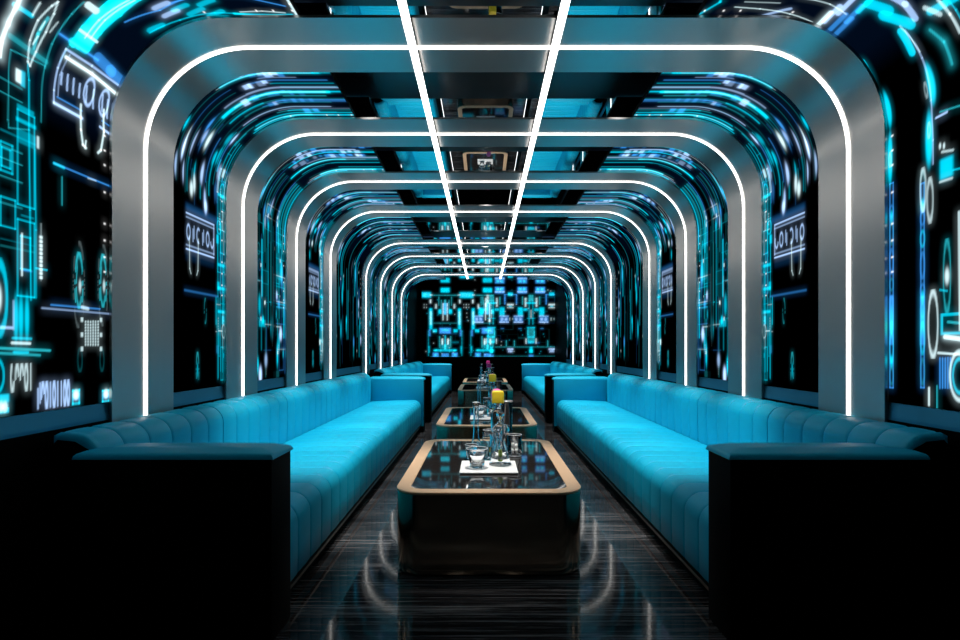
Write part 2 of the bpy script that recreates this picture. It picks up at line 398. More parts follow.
    for x0, y0, x1, y1, cc, kk in ((16, 68, 21, 84, CW, 1.1), (21, 70, 25, 88, CY, .8), (17, 108, 34, 112, CY, .5), (16, 120, 36, 126, CY, .7), (0, 128, 36, 146, CY, .35), (18, 128, 36, 150, CY, .3),
                                  (37, 136, 39, 149, CW, .9), (0, 238, 35, 246, CY, .35), (0, 246, 35, 252, TE, .7), (0, 326, 13, 329, WB, .9), (13, 300, 14, 330, WB, .8),
                                  (21, 215, 34, 219, CY, .7), (17, 296, 35, 298, CY, .8), (21, 270, 32, 271, BL, 1.2)):
        (a, b_), (d, e_) = m(x0, y0), m(x1, y1); c.rect(a, b_, d, e_, cc, kk, soft=.008)
    for x0, y0, x1, y1 in ((17, 108, 35, 210), (17, 218, 35, 298), (20, 235, 31, 271), (0, 140, 13, 175), (1, 146, 11, 170), (0, 195, 16, 230)):
        (a, b_), (d, e_) = m(x0, y0), m(x1, y1); c.frame(min(a, d), min(b_, e_), max(a, d), max(b_, e_), .006, CY, .75)
    for y in (84, 98, 150, 162, 180, 206): u, v = m(12, y); c.rect(u - .2, v, u + .05, v + .004, TE, 1.5)
    for y in (258, 263, 268, 273, 278): pass
    P((41, 224), (41, 280), w=.004, col=CW, k=.4)
    for j in range(11): u, v = m(41, 236 + j * 4); c.rect(u - .008, v - .012, u + .008, v, CW, 1)
    P((22, 234), (22, 275), w=.009, col=CW, k=.8); P((36, 268), (47, 270), w=.006, col=CY)
    u, v = m(-1, 298); c.ring(u, v, .035, .13, .012, CY, .8); c.blob(u, v, .012, .05, CW, .9)
    for x in (16, 21, 27): u, v = m(x, 318); c.blob(u, v, .011, .085, CY, 1.0)
    for y, x0, x1, cc, kk in ((338, 13, 31, CY, .8), (343, 12, 30, CW, .9), (349, 0, 50, TE, 2), (354, 0, 40, TE, 1.6), (352, 14, 28, CY, .9)):
        P((x0, y + (x0 - 14) * .06), (x1, y + (x1 - 14) * .04), w=.010, col=cc, k=kk)
    # dials, cross line and bar block
    for x in (79, 103):
        u, v = m(x, 285); c.ring(u, v, .024, .14, .005, TE, 2.2, gap=5); c.ring(u, v, .016, .10, .004, TE, 2, gap=3, ph=1); c.ring(u, v, .034, .19, .003, CW, .12, gap=14)
        u, v = m(x + 1, 286); c.blob(u, v, .008, .03, CW, .7)
    P((62, 177), (62, 205), w=.005, col=TE, k=2); P((54, 163), (112, 187), w=.006, col=BL, k=1.4); P((54, 163), (64, 168), w=.012, col=CY, k=.8); P((88, 178), (96, 181), w=.006, col=CW, k=.5)
    P((42, 308), (112, 314), w=.007, col=WB, k=.5); P((51, 305), (100, 309), w=.006, col=BL, k=1.2); P((82, 307), (88, 309), w=.016, col=CW, k=.6)
    for i in range(6):
        (a, b_), (d, e_) = m(85 + i * 2.5, 320), m(86.2 + i * 2.5, 346)
        for j in range(9): v = b_ + (e_ - b_) * (j + .2) / 9; c.rect(a, v, d, v + (e_ - b_) / 9 * .75, CW, .8)
    for x in (82, 101):
        for y in (322, 337, 351): u, v = m(x, y); c.rect(u - .008, v, u + .008, v + .02, CW, .7)
    for x in (80, 102): u, v = m(x, 360); c.ring(u, v, .014, .05, .004, TE, .3)
    # bottom rows of marks
    u, v = m(10, 390); u1, _ = m(33, 390); c.glyphs(u, v - .01, u1 - u, .11, 5, CW, .75, R, .005)
    u, v = m(37, 412); u1, _ = m(70, 410); c.glyphs(u, v + .01, u1 - u, .11, 9, WB, 1, R, .006)
    for x0, x1 in ((72, 80), (102, 110)):
        (a, b_), (d, e_) = m(x0, 405), m(x1, 389); c.frame(a, b_, d, e_, .010, CY, .8); c.rect(a + .01, b_ + .02, d - .01, b_ + .04, BL, 1, soft=.01)
        c.blob((a + d) / 2, (b_ + e_) / 2 + .01, .018, .022, CW, 1.2)
    (a, b_), (d, e_) = m(-30, 418), m(9, 394); c.rect(a, b_, d, b_ + .02, CY, 1); c.rect(a, e_ - .03, d, e_, CY, .8, soft=.01); c.rect(a, b_ + .02, d, e_, CY, .25)
    for x in (1, 5): u, v = m(x, 407); c.blob(u, v, .012, .02, CW, 1)
    u, v = m(-3, 376); c.ring(u, v, .03, .06, .008, CY, .8)
    c.circuit(1.3, .05, 2.1, 1.6, R, .8, 60)
    edge_ticks(c)
def near_right(c):
    R = random.Random(8); m = measure
    def P(*pts, w=.006, col=CY, k=1, glow=0): c.poly([m(*p) for p in pts], w, col, k, glow)
    def B(x, y0, y1, ru, k=1.2):
        (u, a), (_, b_) = m(x, y0), m(x, y1); c.blob(u, (a + b_) / 2, ru, abs(b_ - a) / 2, CY, k, 3)
    c.rect(1.2, MID - .1, 2.8, ST, DK, .8, soft=.15)
    # chains of glowing drops
    B(890, 133, 184, .016); B(884, 92, 130, .016); P((863, 62), (872, 80), w=.025, col=CY, k=1.1)
    B(929, 112, 166, .020); B(926, 64, 108, .020); P((901, 32), (912, 52), w=.035, col=CY, k=1.1)
    for x, y in ((890, 160), (883, 112), (929, 130), (926, 90)): u, v = m(x, y); c.ring(u, v, .007, .03, .004, CW, .4)
    P((905, 30), (922, 58), (931, 100), (933, 140), (933, 164), w=.006, col=WB, k=.7); P((900, 26), (920, 52), w=.005, col=CW, k=.6)
    P((862, 72), (876, 86), (884, 108), w=.005, col=TE, k=1.5)
    # bright crossing bands over the bend
    P((884, 16), (910, 24), w=.05, col=CY, k=.8, glow=.02); P((870, 4), (888, 10), w=.05, col=CY, k=.7, glow=.03); P((876, -10), (905, 4), (915, 18), w=.03, col=WB, k=.7)
    P((930, 12), (944, 4), (958, -4), w=.03, col=CY, k=.7, glow=.015); P((925, 8), (940, 14), w=.02, col=CW, k=.6)
    P((938, 0), (950, 14), (960, 32), w=.012, col=CW, k=.7); P((944, -4), (956, 10), (964, 26), w=.006, col=CY, k=.8)
    for i, (x, y) in enumerate(((815, 28), (824, 22), (830, 30), (838, 14), (846, 22), (836, 34), (858, 12))):
        P((x, y), (x + 16, y - 16), w=.022, col=(CW, WB, BL, WB, BL, BL, CY)[i], k=.7, glow=.012)
    P((735, 7), (760, 9), (790, 14), (812, 22), w=.006, col=CW, k=.8); P((762, 16), (790, 9), w=.02, col=WB, k=.6); P((800, -2), (830, 4), (846, 14), w=.006, col=CW, k=.7)
    P((700, 14), (720, 2), (724, -10), w=.012, col=CY, k=.8); P((745, 2), (780, 3), w=.006, col=CW, k=.5)
    P((930, 30), (944, 42), (952, 64), w=.012, col=TE, k=1.3, glow=.02)
    # two framed columns of links
    for x0, x1 in ((889.5, 893.5), (920.5, 924.5)):
        (a, b_), (d, e_) = m(x0, 388), m(x1, 182); c.frame(min(a, d), b_, max(a, d), e_, .005, BL, 1.3)
        mid = (a + d) / 2; v = b_ + .02
        while v < e_ - .1:
            h = .05 + .12 * R.random(); c.ring(mid, v + h / 2, .012, h / 2, .005, R.choice((CY, BL, BL, TE)), .6); v += h + .03
            if R.random() < .4: c.blob(mid, v, .010, .03, CY, .9)
        (_, v0), (_, v1) = m(x0, 345), m(x0, 296); c.rect(mid - .012, v0, mid + .012, v1, BL, .9, soft=.01); c.blob(mid, (v0 + v1) / 2, .012, .07, CY, .7)
    for x, y in ((923, 190), (930, 200)): u, v = m(x, y); c.ring(u, v, .016, .09, .006, CW, .6)
    # right-hand items
    (a, b_), (d, e_) = m(940, 180), m(953, 155); c.rect(a, b_, d, e_, CY, 1.0, soft=.015); P((942, 152), (953, 150), w=.01, col=CW, k=.6); P((940, 182), (952, 178), w=.01, col=CW, k=.6)
    P((936, 118), (947, 112), w=.009, col=WB, k=1); P((940, 112), (965, 104), w=.006, col=TE, k=2); P((953, 170), (962, 168), w=.006, col=CY)
    for x in (940, 944): u, v = m(x, 146); c.blob(u, v, .006, .014, CW, .9)
    u, v = m(933, 324); c.ring(u, v, .026, .14, .006, CW, .8)
    u, v = m(947, 276); c.ring(u, v, .018, .15, .004, TE, 1.8); c.blob(u, v, .012, .035, CW, .9); P((940, 290), (947, 291), w=.008, col=CY, k=.7)
    P((959, 212), (960, 330), w=.010, col=CW, k=.8)
    (a, b_), (d, e_) = m(943, 335), m(990, 310); c.frame(a, b_, d, e_, .012, CY, .9); P((945, 337), (975, 341), w=.018, col=CW, k=.9, glow=.015); P((948, 322), (970, 324), w=.01, col=TE, k=2)
    P((938, 353), (965, 355), w=.009, col=CW, k=.9)
    for i in range(5): P((940 + i * 2.6, 358), (940 + i * 2.6, 388), w=.006, col=BL, k=1.5)
    u, v = m(960, 376); c.ring(u, v, .05, .10, .009, CW, .8); c.ring(u, v, .035, .07, .008, CY, .9)
    P((929, 388), (929, 405), w=.010, col=CW, k=.9); P((937, 386), (937, 412), w=.006, col=TE, k=2); P((884, 340), (884, 400), w=.008, col=CW, k=.4)
    c.circuit(1.3, .05, 2.1, 1.6, R, .8, 60)
    c.glyphs(1.4, 1.0, .6, .1, 8, WB, .7, R)
    edge_ticks(c)

def grid_mesh(P3, cols, flip):
    nv, nu = P3.shape[:2]
    me = bpy.data.meshes.new('display')
    me.vertices.add(nv * nu); me.vertices.foreach_set('co', P3.reshape(-1).astype(np.float32))
    i = np.arange((nv - 1) * (nu - 1)); r, q = i // (nu - 1), i % (nu - 1); a = r * nu + q
    f = np.stack([a, a + 1, a + nu + 1, a + nu], 1)
    if flip: f = f[:, ::-1]
    me.loops.add(f.size); me.loops.foreach_set('vertex_index', f.reshape(-1).astype(np.int32))
    me.polygons.add(len(f)); me.polygons.foreach_set('loop_start', (np.arange(len(f)) * 4).astype(np.int32))
    me.update(calc_edges=True)
    at = me.attributes.new('glow', 'FLOAT_COLOR', 'POINT')
    rgba = np.ones((nv * nu, 4), np.float32); rgba[:, :3] = np.clip(cols.reshape(-1, 3), 0, 1.25)
    at.data.foreach_set('color', rgba.reshape(-1))
    me.polygons.foreach_set('use_smooth', np.ones(len(f), bool))
    return me
def display(side, y0, y1, canvas, label):
    """Curved display bay: a black backing shell with the lit face as its child."""
    s = side
    o = section(WX + .003, ZTOP + .003, RC, .94, .97); q = section(WX + .033, ZTOP + .033, RC + .03, .94, .97)
    o = o + q[::-1]
    sh = link('curved_display', loft([[(s * x, y, z) for x, z in o] for y in (y0, y1)]), M['shell']); autosmooth(sh)
    X, Z = SF(canvas.v); U_, _ = np.meshgrid(canvas.u, canvas.v)
    P3 = np.stack([np.broadcast_to((s * X)[:, None], U_.shape), U_, np.broadcast_to(Z[:, None], U_.shape)], -1)
    link('screen', grid_mesh(P3, canvas.a, s > 0), M['screen'], sh)
    tag(sh, label, 'display', 'curved displays between the light arches')
edges = [0.95] + [y for a in ARCH for y in (a - HB, a + HB)] + [13.35]
bays = [(edges[i] - .045 if i else edges[i], edges[i + 1] + .045) for i in range(0, len(edges), 2)]
ordn = ['nearest', 'first', 'second', 'third', 'fourth', 'fifth', 'sixth', 'seventh', 'last']
kinds_ = [0, 1, 2, 1, 3, 3, 3, 3, 3]
for i, (y0, y1) in enumerate(bays):
    du, dv = ((.005, .0045), (.005, .0045), (.006, .006))[i] if i < 3 else (.01, .012)
    if i == 0:
        for s, fn, sd in ((-1, near_left, 'left'), (1, near_right, 'right')):
            c = Canvas(y0, y1, 0, ST, du, dv); fn(c); glow(c, .018, .28)
            display(s, y0, y1, c, 'large curved display of glowing dials and frames in front of nearest arch, %s wall' % sd)
    else:
        c = Canvas(y0, y1, 0, ST, du, dv); generic(c, kinds_[i], 40 + i * 7); c.a *= 1.0 if i < 4 else .72; glow(c, .02, .38)
        for s, sd in ((-1, 'left'), (1, 'right')):
            where = 'beyond the farthest arch' if i == 8 else 'between %s and %s arches' % (('nearest', 'second', 'third', 'fourth', 'fifth', 'sixth', 'seventh', 'farthest')[i - 1], ('nearest', 'second', 'third', 'fourth', 'fifth', 'sixth', 'seventh', 'farthest')[i])
            display(s, y0, y1, c, 'curved display of cyan streaks on %s wall %s' % (sd, where))

# flat display on the back wall; (x, y) below are in units of 1/6 photo pixel from its own corner
def back_picture():
    c = Canvas(0, 800, 0, 430, 3.0, 3.0); R = random.Random(3)
    def r(x0, y0, x1, y1, col, k=1, soft=4): c.rect(x0 - 72, 525 - y1, x1 - 72, 525 - y0, col, k, soft)
    def half(ox, cut=999):
        def q(x0, y0, x1, y1, col, k=1, soft=4):
            if ox + x0 < cut: r(ox + x0, y0, min(ox + x1, cut), y1, col, k, soft)
        for sg in (-1, 1):
            def h(x0, y0, x1, y1, col, k=1, soft=4): q(min(sg * x0, sg * x1), y0, max(sg * x0, sg * x1), y1, col, k, soft)
            h(76, 148, 92, 152, CW, .9); h(84, 178, 92, 200, CW, .9); h(78, 232, 94, 358, CY, 1.1, 8); h(82, 250, 90, 330, CW, .4)
            h(98, 366, 102, 520, CY, .5); h(88, 360, 98, 400, BL, 1); h(92, 460, 100, 500, CY, .6)
            h(22, 238, 40, 264, CY, 1.2, 8); h(10, 200, 15, 304, CW, .8); h(20, 180, 26, 240, TE, 1.2); h(36, 160, 40, 215, TE, 1.5); h(50, 205, 60, 232, CW, .6)
            h(50, 358, 74, 376, CY, 1.1); h(30, 400, 36, 470, TE, 1.6); h(12, 415, 22, 450, CW, .8); h(50, 482, 70, 490, CY, 1)
            h(40, 500, 74, 526, BL, 1.2); h(50, 506, 64, 520, CY, .7); h(14, 430, 20, 475, CY, .7); h(24, 450, 28, 500, TE, 1.4)
            h(110, 205, 114, 212, CW, .4); h(124, 205, 128, 212, CW, .4); h(110, 222, 114, 230, CW, .4); h(124, 222, 128, 230, CW, .4)
        q(-26, 108, 26, 134, CY, 1.2, 8); q(-80, 150, 80, 154, TE, 1.5); q(-5, 180, 5, 270, TE, 2); q(-14, 200, 14, 268, BL, .8)
        q(-34, 350, 34, 384, BL, 1.3, 6); q(-22, 356, 22, 370, CY, .5); q(-74, 320, 74, 322, TE, 1.5); q(-4, 395, 4, 480, CY, .8)
        q(-64, 480, 64, 492, CY, .8); q(-22, 505, 22, 524, BL, 1.2); q(-10, 450, 10, 480, TE, 2); q(-90, 524, 90, 526, TE, 1)
    half(213); half(467, 505)
    r(72, 134, 128, 166, CY, .9, 8); r(80, 138, 110, 160, BL, .8); r(300, 134, 382, 168, CY, .9, 8); r(314, 140, 366, 160, BL, .8)
    for cx_ in (540, 675, 783):
        r(cx_ - 28, 102, cx_ + 28, 140, BL, 1.2); r(cx_ - 20, 108, cx_ - 4, 122, CY, .9); r(cx_ + 4, 108, cx_ + 20, 122, CY, .9); r(cx_ - 30, 128, cx_ + 30, 134, WB, .7)
    for cx_ in (604, 852):
        r(cx_ - 14, 136, cx_ + 14, 154, CY, 1.1, 6); r(cx_ - 38, 146, cx_ + 38, 150, BL, 1.2)
        for d in (-36, 34): r(cx_ + d, 146, cx_ + d + 6, 208, BL, 1.3)
        r(cx_ - 20, 204, cx_ + 20, 214, CW, .7); r(cx_ - 10, 216, cx_ + 10, 222, CY, .8); r(cx_ - 20, 224, cx_ + 20, 230, CW, .5)
        for d in (-26, 22): r(cx_ + d, 425, cx_ + d + 4, 462, TE, 2)
        r(cx_ - 18, 474, cx_ + 18, 484, WB, .9); r(cx_ - 14, 486, cx_ + 14, 498, WB, .7)
        r(cx_ - 6, 288, cx_ - 2, 306, CW, .5); r(cx_ + 12, 290, cx_ + 16, 300, CW, .5)
    for ox in (490, 728):
        for sg in (-1, 1):
            def h(x0, y0, x1, y1, col, k=1, soft=4): r(ox + min(sg * x0, sg * x1), y0, ox + max(sg * x0, sg * x1), y1, col, k, soft)
            h(28, 168, 38, 222, CW, .6); h(48, 160, 54, 210, TE, 1.5); h(50, 226, 78, 276, CY, .95, 8); h(20, 232, 46, 246, CY, .9, 6); h(8, 180, 14, 330, CY, .5)
            h(48, 276, 104, 318, BL, .55, 4); h(48, 312, 104, 318, WB, .9); h(48, 276, 104, 281, WB, .6); h(56, 288, 72, 306, WB, .5); h(80, 288, 96, 306, WB, .5)
            h(2, 480, 10, 500, CY, 1.0); h(16, 350, 22, 440, CY, .5); h(28, 414, 32, 446, CW, .9); h(56, 352, 76, 356, BL, .8); h(18, 365, 22, 400, TE, 2)
        r(ox - 34, 195, ox + 34, 203, CY, 1); r(ox - 14, 150, ox + 14, 190, TE, 1.4); r(ox - 24, 345, ox + 24, 350, CY, 1); r(ox - 18, 350, ox + 18, 440, TE, 1.0)
        r(ox - 20, 402, ox + 20, 408, CY, .8); r(ox - 16, 428, ox + 16, 444, CY, .7); r(ox - 8, 464, ox + 8, 502, CY, .9); r(ox - 2, 240, ox + 2, 290, CW, .6); r(ox - 14, 512, ox + 14, 524, BL, 1)
        r(ox - 24, 290, ox + 24, 294, CY, .7)
    r(462, 150, 474, 200, CW, .6); r(456, 190, 462, 270, CW, .3); r(474, 300, 484, 314, CW, .9); r(510, 464, 872, 467, TE, 1.4); r(470, 520, 872, 523, TE, .7)
    c.circuit(430 - 72, 70, 800, 400, R, .35, 60, (CY, TE, TE, BL)); c.circuit(30, 40, 280, 390, R, .25, 40, (CY, TE, TE, BL))
    c.a *= (.40 + .85 * np.random.default_rng(4).random(c.a.shape[:2]))[..., None] * .9
    for i in range(90): x, y = 80 + R.random() * 780, 110 + R.random() * 400; r(x, y, x + 4, y + 5, R.choice((CW, CY, TE)), .4, 2)
    glow(c, 7, .6)
    return c
c = back_picture()
vw = link('video_wall', box_me(-1.88, YB - .06, .94, 1.957, YB - .002, 2.975), M['shell'])
U_, V_ = np.meshgrid(c.u / 800 * 3.80 - 1.845, .95 + c.v / 430 * 2.02)
link('screen', grid_mesh(np.stack([U_, np.full_like(U_, YB - .064), V_], -1), c.a, False), M['screen'], vw)
tag(vw, 'wide flat display of symmetrical cyan machine graphics on the end wall', 'display')

# ---------------------------------------------------------------- eight light arches
def full_section(X, Z, R, zb):
    r_ = section(X, Z, R, zb, 0)[:-1]
    return r_ + [(-x, z) for x, z in r_[::-1]]
AX, AZ, AR = 1.862, 2.792, .545
ins = full_section(AX, AZ, AR, .80); outs = full_section(AX + .014, AZ + .014, AR + .014, .80)
def strip(y0, y1, a, b_):
    """Arch-shaped strip between two sections (a inside, b_ outside)."""
    vs, fs = [], []
    for (x, z), (x2, z2) in zip(a, b_): vs += [(x, y0, z), (x, y1, z), (x2, y1, z2), (x2, y0, z2)]
    for i in range(len(a) - 1):
        for j in range(4): fs.append((i * 4 + j, i * 4 + (j + 1) % 4, (i + 1) * 4 + (j + 1) % 4, (i + 1) * 4 + j))
    fs.append((0, 1, 2, 3)); k = (len(a) - 1) * 4; fs.append((k + 3, k + 2, k + 1, k))
    me = pydata(vs, fs); bm = bmesh.new(); bm.from_mesh(me); bmesh.ops.recalc_face_normals(bm, faces=bm.faces); bm.to_mesh(me); bm.free(); return me
band_me = strip(-HB, HB, ins, outs)
tube_me = strip(-.0115, .0115, full_section(AX - .005, AZ - .005, AR - .005, .80), full_section(AX - .001, AZ - .001, AR - .001, .80))
an = ['nearest', 'second', 'third', 'fourth', 'fifth', 'sixth', 'seventh', 'farthest']
band_me.materials.append(M['steel']); tube_me.materials.append(M['neon'])
for i, y in enumerate(ARCH):
    t = empty('light_arch', (0, y, 0))
    o = link('band', band_me, None, t); 
    if i == 0: autosmooth(o)
    link('light_tube', tube_me, None, t)
    tag(t, '%s brushed steel arch with glowing white tube round walls and ceiling' % an[i], 'arch', 'steel light arches along the room')
# two long ceiling tubes
for x, nm in ((-.437, 'left'), (.297, 'right')):
    t = empty('linear_light', (x, 0, 0))
    link('light_tube', box_me(-.018, .6, 2.742, .018, 12.62, 2.760), M['line'], t)
    link('housing', box_me(-.0175, .6, 2.761, .0175, 12.62, 2.780), M['housing'], t)
    for k in range(5):
        yy = (1.5, 4.8, 7.6, 10.4, 11.7)[k]
        link('hanger', box_me(-.004, yy - .004, 2.780, .004, yy + .004, ZMIR), M['silver'], t)
    tag(t, 'long straight white ceiling light, %s one of the parallel pair' % nm, 'ceiling light', 'long ceiling lights')

# ---------------------------------------------------------------- sofas
def padded(prof, ys, groove, ends=.03, deep=()):
    """Upholstery lofted along y: prof is an open outline (x, z), pulled in at the seams between channels."""
    k = len(prof); P = [Vector((x, z)) for x, z in prof]
    cen = sum(P, Vector((0, 0))) / k; N = []
    for i in range(k):
        d = P[min(i + 1, k - 1)] - P[max(i - 1, 0)]; nn = Vector((d.y, -d.x)).normalized()
        if nn.dot(P[i] - cen) < 0: nn = -nn
        N.append(nn)
    rings = []
    for y, pull in ys: rings.append([(P[i].x - N[i].x * pull, y, P[i].y - N[i].y * pull) for i in range(k)])
    return loft(rings)
def channels(y0, y1, n_, groove, deep=(), end_r=.045):
    out = []
    for j in range(5):                          # rounded end
        a = PI / 2 * j / 5; out.append((y0 + end_r * (1 - math.cos(a)) * .8, end_r * (1 - math.sin(a))))
    ys = [y0 + (y1 - y0) * i / n_ for i in range(n_ + 1)]
    for i in range(n_):
        a, b_ = ys[i], ys[i + 1]; g0 = 0 if i == 0 else groove * (3.0 if i in deep else 1)
        if i == 0: a += end_r
        if i == n_ - 1: b_ -= end_r
        if i: out.append((a, g0))
        for f, p in ((.03, .42), (.10, .14), (.5, 0), (.90, .14), (.97, .42)): out.append((a + (b_ - a) * f, groove * p))
    for j in range(5, -1, -1):
        a = PI / 2 * j / 5; out.append((y1 - end_r * (1 - math.cos(a)) * .8, end_r * (1 - math.sin(a))))
    return out
def arc_pts(cx, cz, r, a0, a1, n_): return [(cx + r * math.cos(a0 + (a1 - a0) * i / n_), cz + r * math.sin(a0 + (a1 - a0) * i / n_)) for i in range(n_ + 1)]
def prism(poly, z0, z1, bev=0):
    bm = bmesh.new(); vs = [bm.verts.new((x, y, z0)) for x, y in poly]; f = bm.faces.new(vs)
    r_ = bmesh.ops.extrude_face_region(bm, geom=[f]); 
    for v in r_['geom']:
        if isinstance(v, bmesh.types.BMVert): v.co.z = z1
    bmesh.ops.recalc_face_normals(bm, faces=bm.faces)
    if bev: bmesh.ops.bevel(bm, geom=bm.edges[:], offset=bev, segments=3, affect='EDGES', profile=.5)
    me = bpy.data.meshes.new('p'); bm.to_mesh(me); bm.free(); return me
def pad_me(poly, z0, z1, crown):
    """Arm pad: softly crowned top over a plan outline."""
    cx_ = sum(p[0] for p in poly) / len(poly); cy_ = sum(p[1] for p in poly) / len(poly)
    sub = []
    for i in range(len(poly)):
        a, b_ = poly[i], poly[(i + 1) % len(poly)]
        for k in range(6): sub.append((a[0] + (b_[0] - a[0]) * k / 6, a[1] + (b_[1] - a[1]) * k / 6))
    xs = [p[0] for p in poly]; ys = [p[1] for p in poly]; hx = (max(xs) - min(xs)) / 2; hy = (max(ys) - min(ys)) / 2
    rings = []
    for ins_, z in ((0, z0), (0, z1 - .022), (.004, z1 - .012), (.012, z1 - .004), (.024, z1), (.06, z1 + crown * .7)):
        rings.append([(cx_ + (x - cx_) * (1 - ins_ / hx), cy_ + (y - cy_) * (1 - ins_ / hy), z) for x, y in sub])
    rings.append([(cx_ + (x - cx_) * .35, cy_ + (y - cy_) * .35, z1 + crown) for x, y in sub])
    return loft(rings)
def make_sofa(s, y0, L, flip):
    """s: side (-1 left). y0: front of the near arm. L: overall length. flip swaps nothing but keeps seams regular."""
    t = empty('sofa', (0, y0, 0))
    def X(x): return s * x
    def add(name, me, m, par=t, ang=35):
        if s < 0:
            bm = bmesh.new(); bm.from_mesh(me)
            for v in bm.verts: v.co.x = -v.co.x
            bmesh.ops.reverse_faces(bm, faces=bm.faces); bm.to_mesh(me); bm.free()
        o = link(name, me, m, par); autosmooth(o, ang); return o
    aw = .24
    # seat cushions
    prof = [(1.66, .10), (1.66, .445)] + [(1.3, .462), (1.15, .463)] + arc_pts(1.06, .363, .10, PI / 2, PI, 7) + [(.960, .24), (.962, .12), (.985, .10)]
    mid = L / 2; n_ = max(6, int(round((L - 2 * aw) / 2 / .193)))
    add('seat_cushion', padded(prof, channels(aw - .005, mid - .003, n_, .0095, end_r=.028), 0), M['leather'], ang=60)
    add('seat_cushion', padded(prof, channels(mid + .003, L - aw + .005, n_, .0095, end_r=.028), 0), M['leather'], ang=60)
    # backrest
    prof = [(1.848, .40), (1.852, .80), (1.85, .838), (1.82, .853), (1.78, .852)] + arc_pts(1.762, .745, .105, PI / 2 - .1, PI, 7) + [(1.658, .62), (1.661, .47), (1.668, .40)]
    nb = 30
    deep = tuple(nb // 5 * k for k in range(1, 5))
    add('backrest', padded(prof, channels(.034, L - aw - .05, nb, .011, deep, end_r=.03), 0), M['leather'], ang=60)
    add('back_shell', box_me(1.675, .034, .0, 1.855, L - aw - .01, .39), M['shell'])
    for ya, yb in ((.030, .040), (L - aw - .026, L - aw - .012)):
        add('back_panel', loft([[(x, y, z) for x, z in [(1.852, .0), (1.852, .79), (1.82, .822), (1.75, .815), (1.69, .78), (1.672, .72), (1.672, .0)]] for y in (ya, yb)]), M['shell'])
    # base with bronze line
    add('plinth', box_me(1.02, .05, 0, 1.64, L - .05, .075), M['shell'])
    add('trim_line', box_me(.968, aw - .01, .078, .985, L - aw + .01, .095), M['bronze_trim'])
    # near arm (its outer sides are black) and far arm
    near = [(.93, 0), (1.725, 0), (1.655, .028), (1.655, aw - .012), (.93, aw - .012)]
    b_ = add('armrest', prism(near, .0, .755, .004), M['shell'])
    add('arm_pad', pad_me([(.922, -.006), (1.735, -.006), (1.655, .03), (1.655, aw - .004), (.922, aw - .004)], .748, .774, .018), M['leather'], b_, 60)
    add('inner_panel', box_me(.945, aw - .012, .1, 1.65, aw - .004, .748), M['leather'], b_)
    far = [(.93, L - aw + .012), (1.735, L - aw + .012), (1.735, L), (.93, L)]
    b_ = add('armrest', prism(far, .0, .755, .004), M['shell'])
    add('arm_pad', pad_me([(.922, L - aw + .006), (1.74, L - aw + .006), (1.74, L + .006), (.922, L + .006)], .742, .774, .018), M['leather'], b_, 60)
    add('inner_panel', box_me(.925, L - aw + .003, .09, 1.736, L - aw + .016, .75, .005), M['leather'], b_)
    return t
for s, sd in ((-1, 'left'), (1, 'right')):
    tag(make_sofa(s, 2.295, 5.98, 0), 'long turquoise channel-tufted leather sofa nearest the viewer along %s wall' % sd, 'sofa', 'turquoise leather sofas')
    tag(make_sofa(s, 9.12, 5.98, 0), 'long turquoise leather sofa at the far end along %s wall' % sd, 'sofa', 'turquoise leather sofas')

# ---------------------------------------------------------------- coffee tables
def rrect(hx, y0, y1, r, n_=8):
    out = []
    for cx_, cy_, a0 in ((hx - r, y0 + r, -PI / 2), (hx - r, y1 - r, 0), (-hx + r, y1 - r, PI / 2), (-hx + r, y0 + r, PI)):
        for k in range(n_ + 1): a = a0 + PI / 2 * k / n_; out.append((cx_ + r * math.cos(a), cy_ + r * math.sin(a)))
    return out
def rings_me(spec, caps=True):
    return loft([[(x, y, z) for x, y in rrect(*a)] for a, z in [((h, y0, y1, r), z) for h, y0, y1, r, z in spec]], caps=caps)
TL, TH, TW = 1.74, .445, .505
def make_table():
    t = empty('coffee_table')
    def R(i, z): return (TW - i, i, TL - i, max(.02, .155 - i), z)
    o = link('body', rings_me([R(.030, .003), R(.014, .010), R(.006, .026), R(.004, .05), R(.004, TH - .016)]), M['bronze'], t); autosmooth(o); child(o)
    o = link('plinth', rings_me([R(.06, 0), R(.06, .003)]), M['shell'], t); child(o)
    o = link('rim', rings_me([R(.006, TH - .016), R(0, TH - .012), R(0, TH - .003), R(.003, TH), R(.076, TH), R(.079, TH - .004), R(.079, TH - .02)], caps=False), M['gold_rim'], t); autosmooth(o); child(o)
    o = link('glass_top', rings_me([R(.079, TH - .014), R(.079, TH - .002)]), M['black_glass'], t); child(o)
    return t
TY = [2.96, 5.50, 10.15, 12.55]
tn = ['nearest', 'second', 'third', 'farthest']
t0 = make_table()
for i, y in enumerate(TY):
    t = t0 if i == 0 else copy_tree(t0)
    t.location = (-.042, y, 0)
    tag(t, '%s low coffee table with black glass top, gold rim and bronze body' % tn[i], 'coffee table', 'black and gold coffee tables')

# ---------------------------------------------------------------- glassware
def wall_prof(outer, th):
    """Closed lathe profile of a vessel from its outside outline (bottom to top)."""
    inner = [(max(r - th, .001), z) for r, z in outer if z > outer[0][1] + th * 1.5]
    return [(0, outer[0][1])] + outer + [(outer[-1][0] - th / 2, outer[-1][1] + th / 2)] + inner[::-1] + [(0, inner[0][1])]
def vessel(name, outer, th=.004, seg=28):
    t = empty(name); o = link('glass_body', lathe_me(wall_prof(outer, th), seg), M['glass'], t, True); child(o); return t
def part(t, name, me, m, sm_=True): o = link(name, me, m, t, sm_); child(o); return o
def solid(prof, seg=24): return lathe_me([(0, prof[0][1])] + prof + [(0, prof[-1][1])], seg)

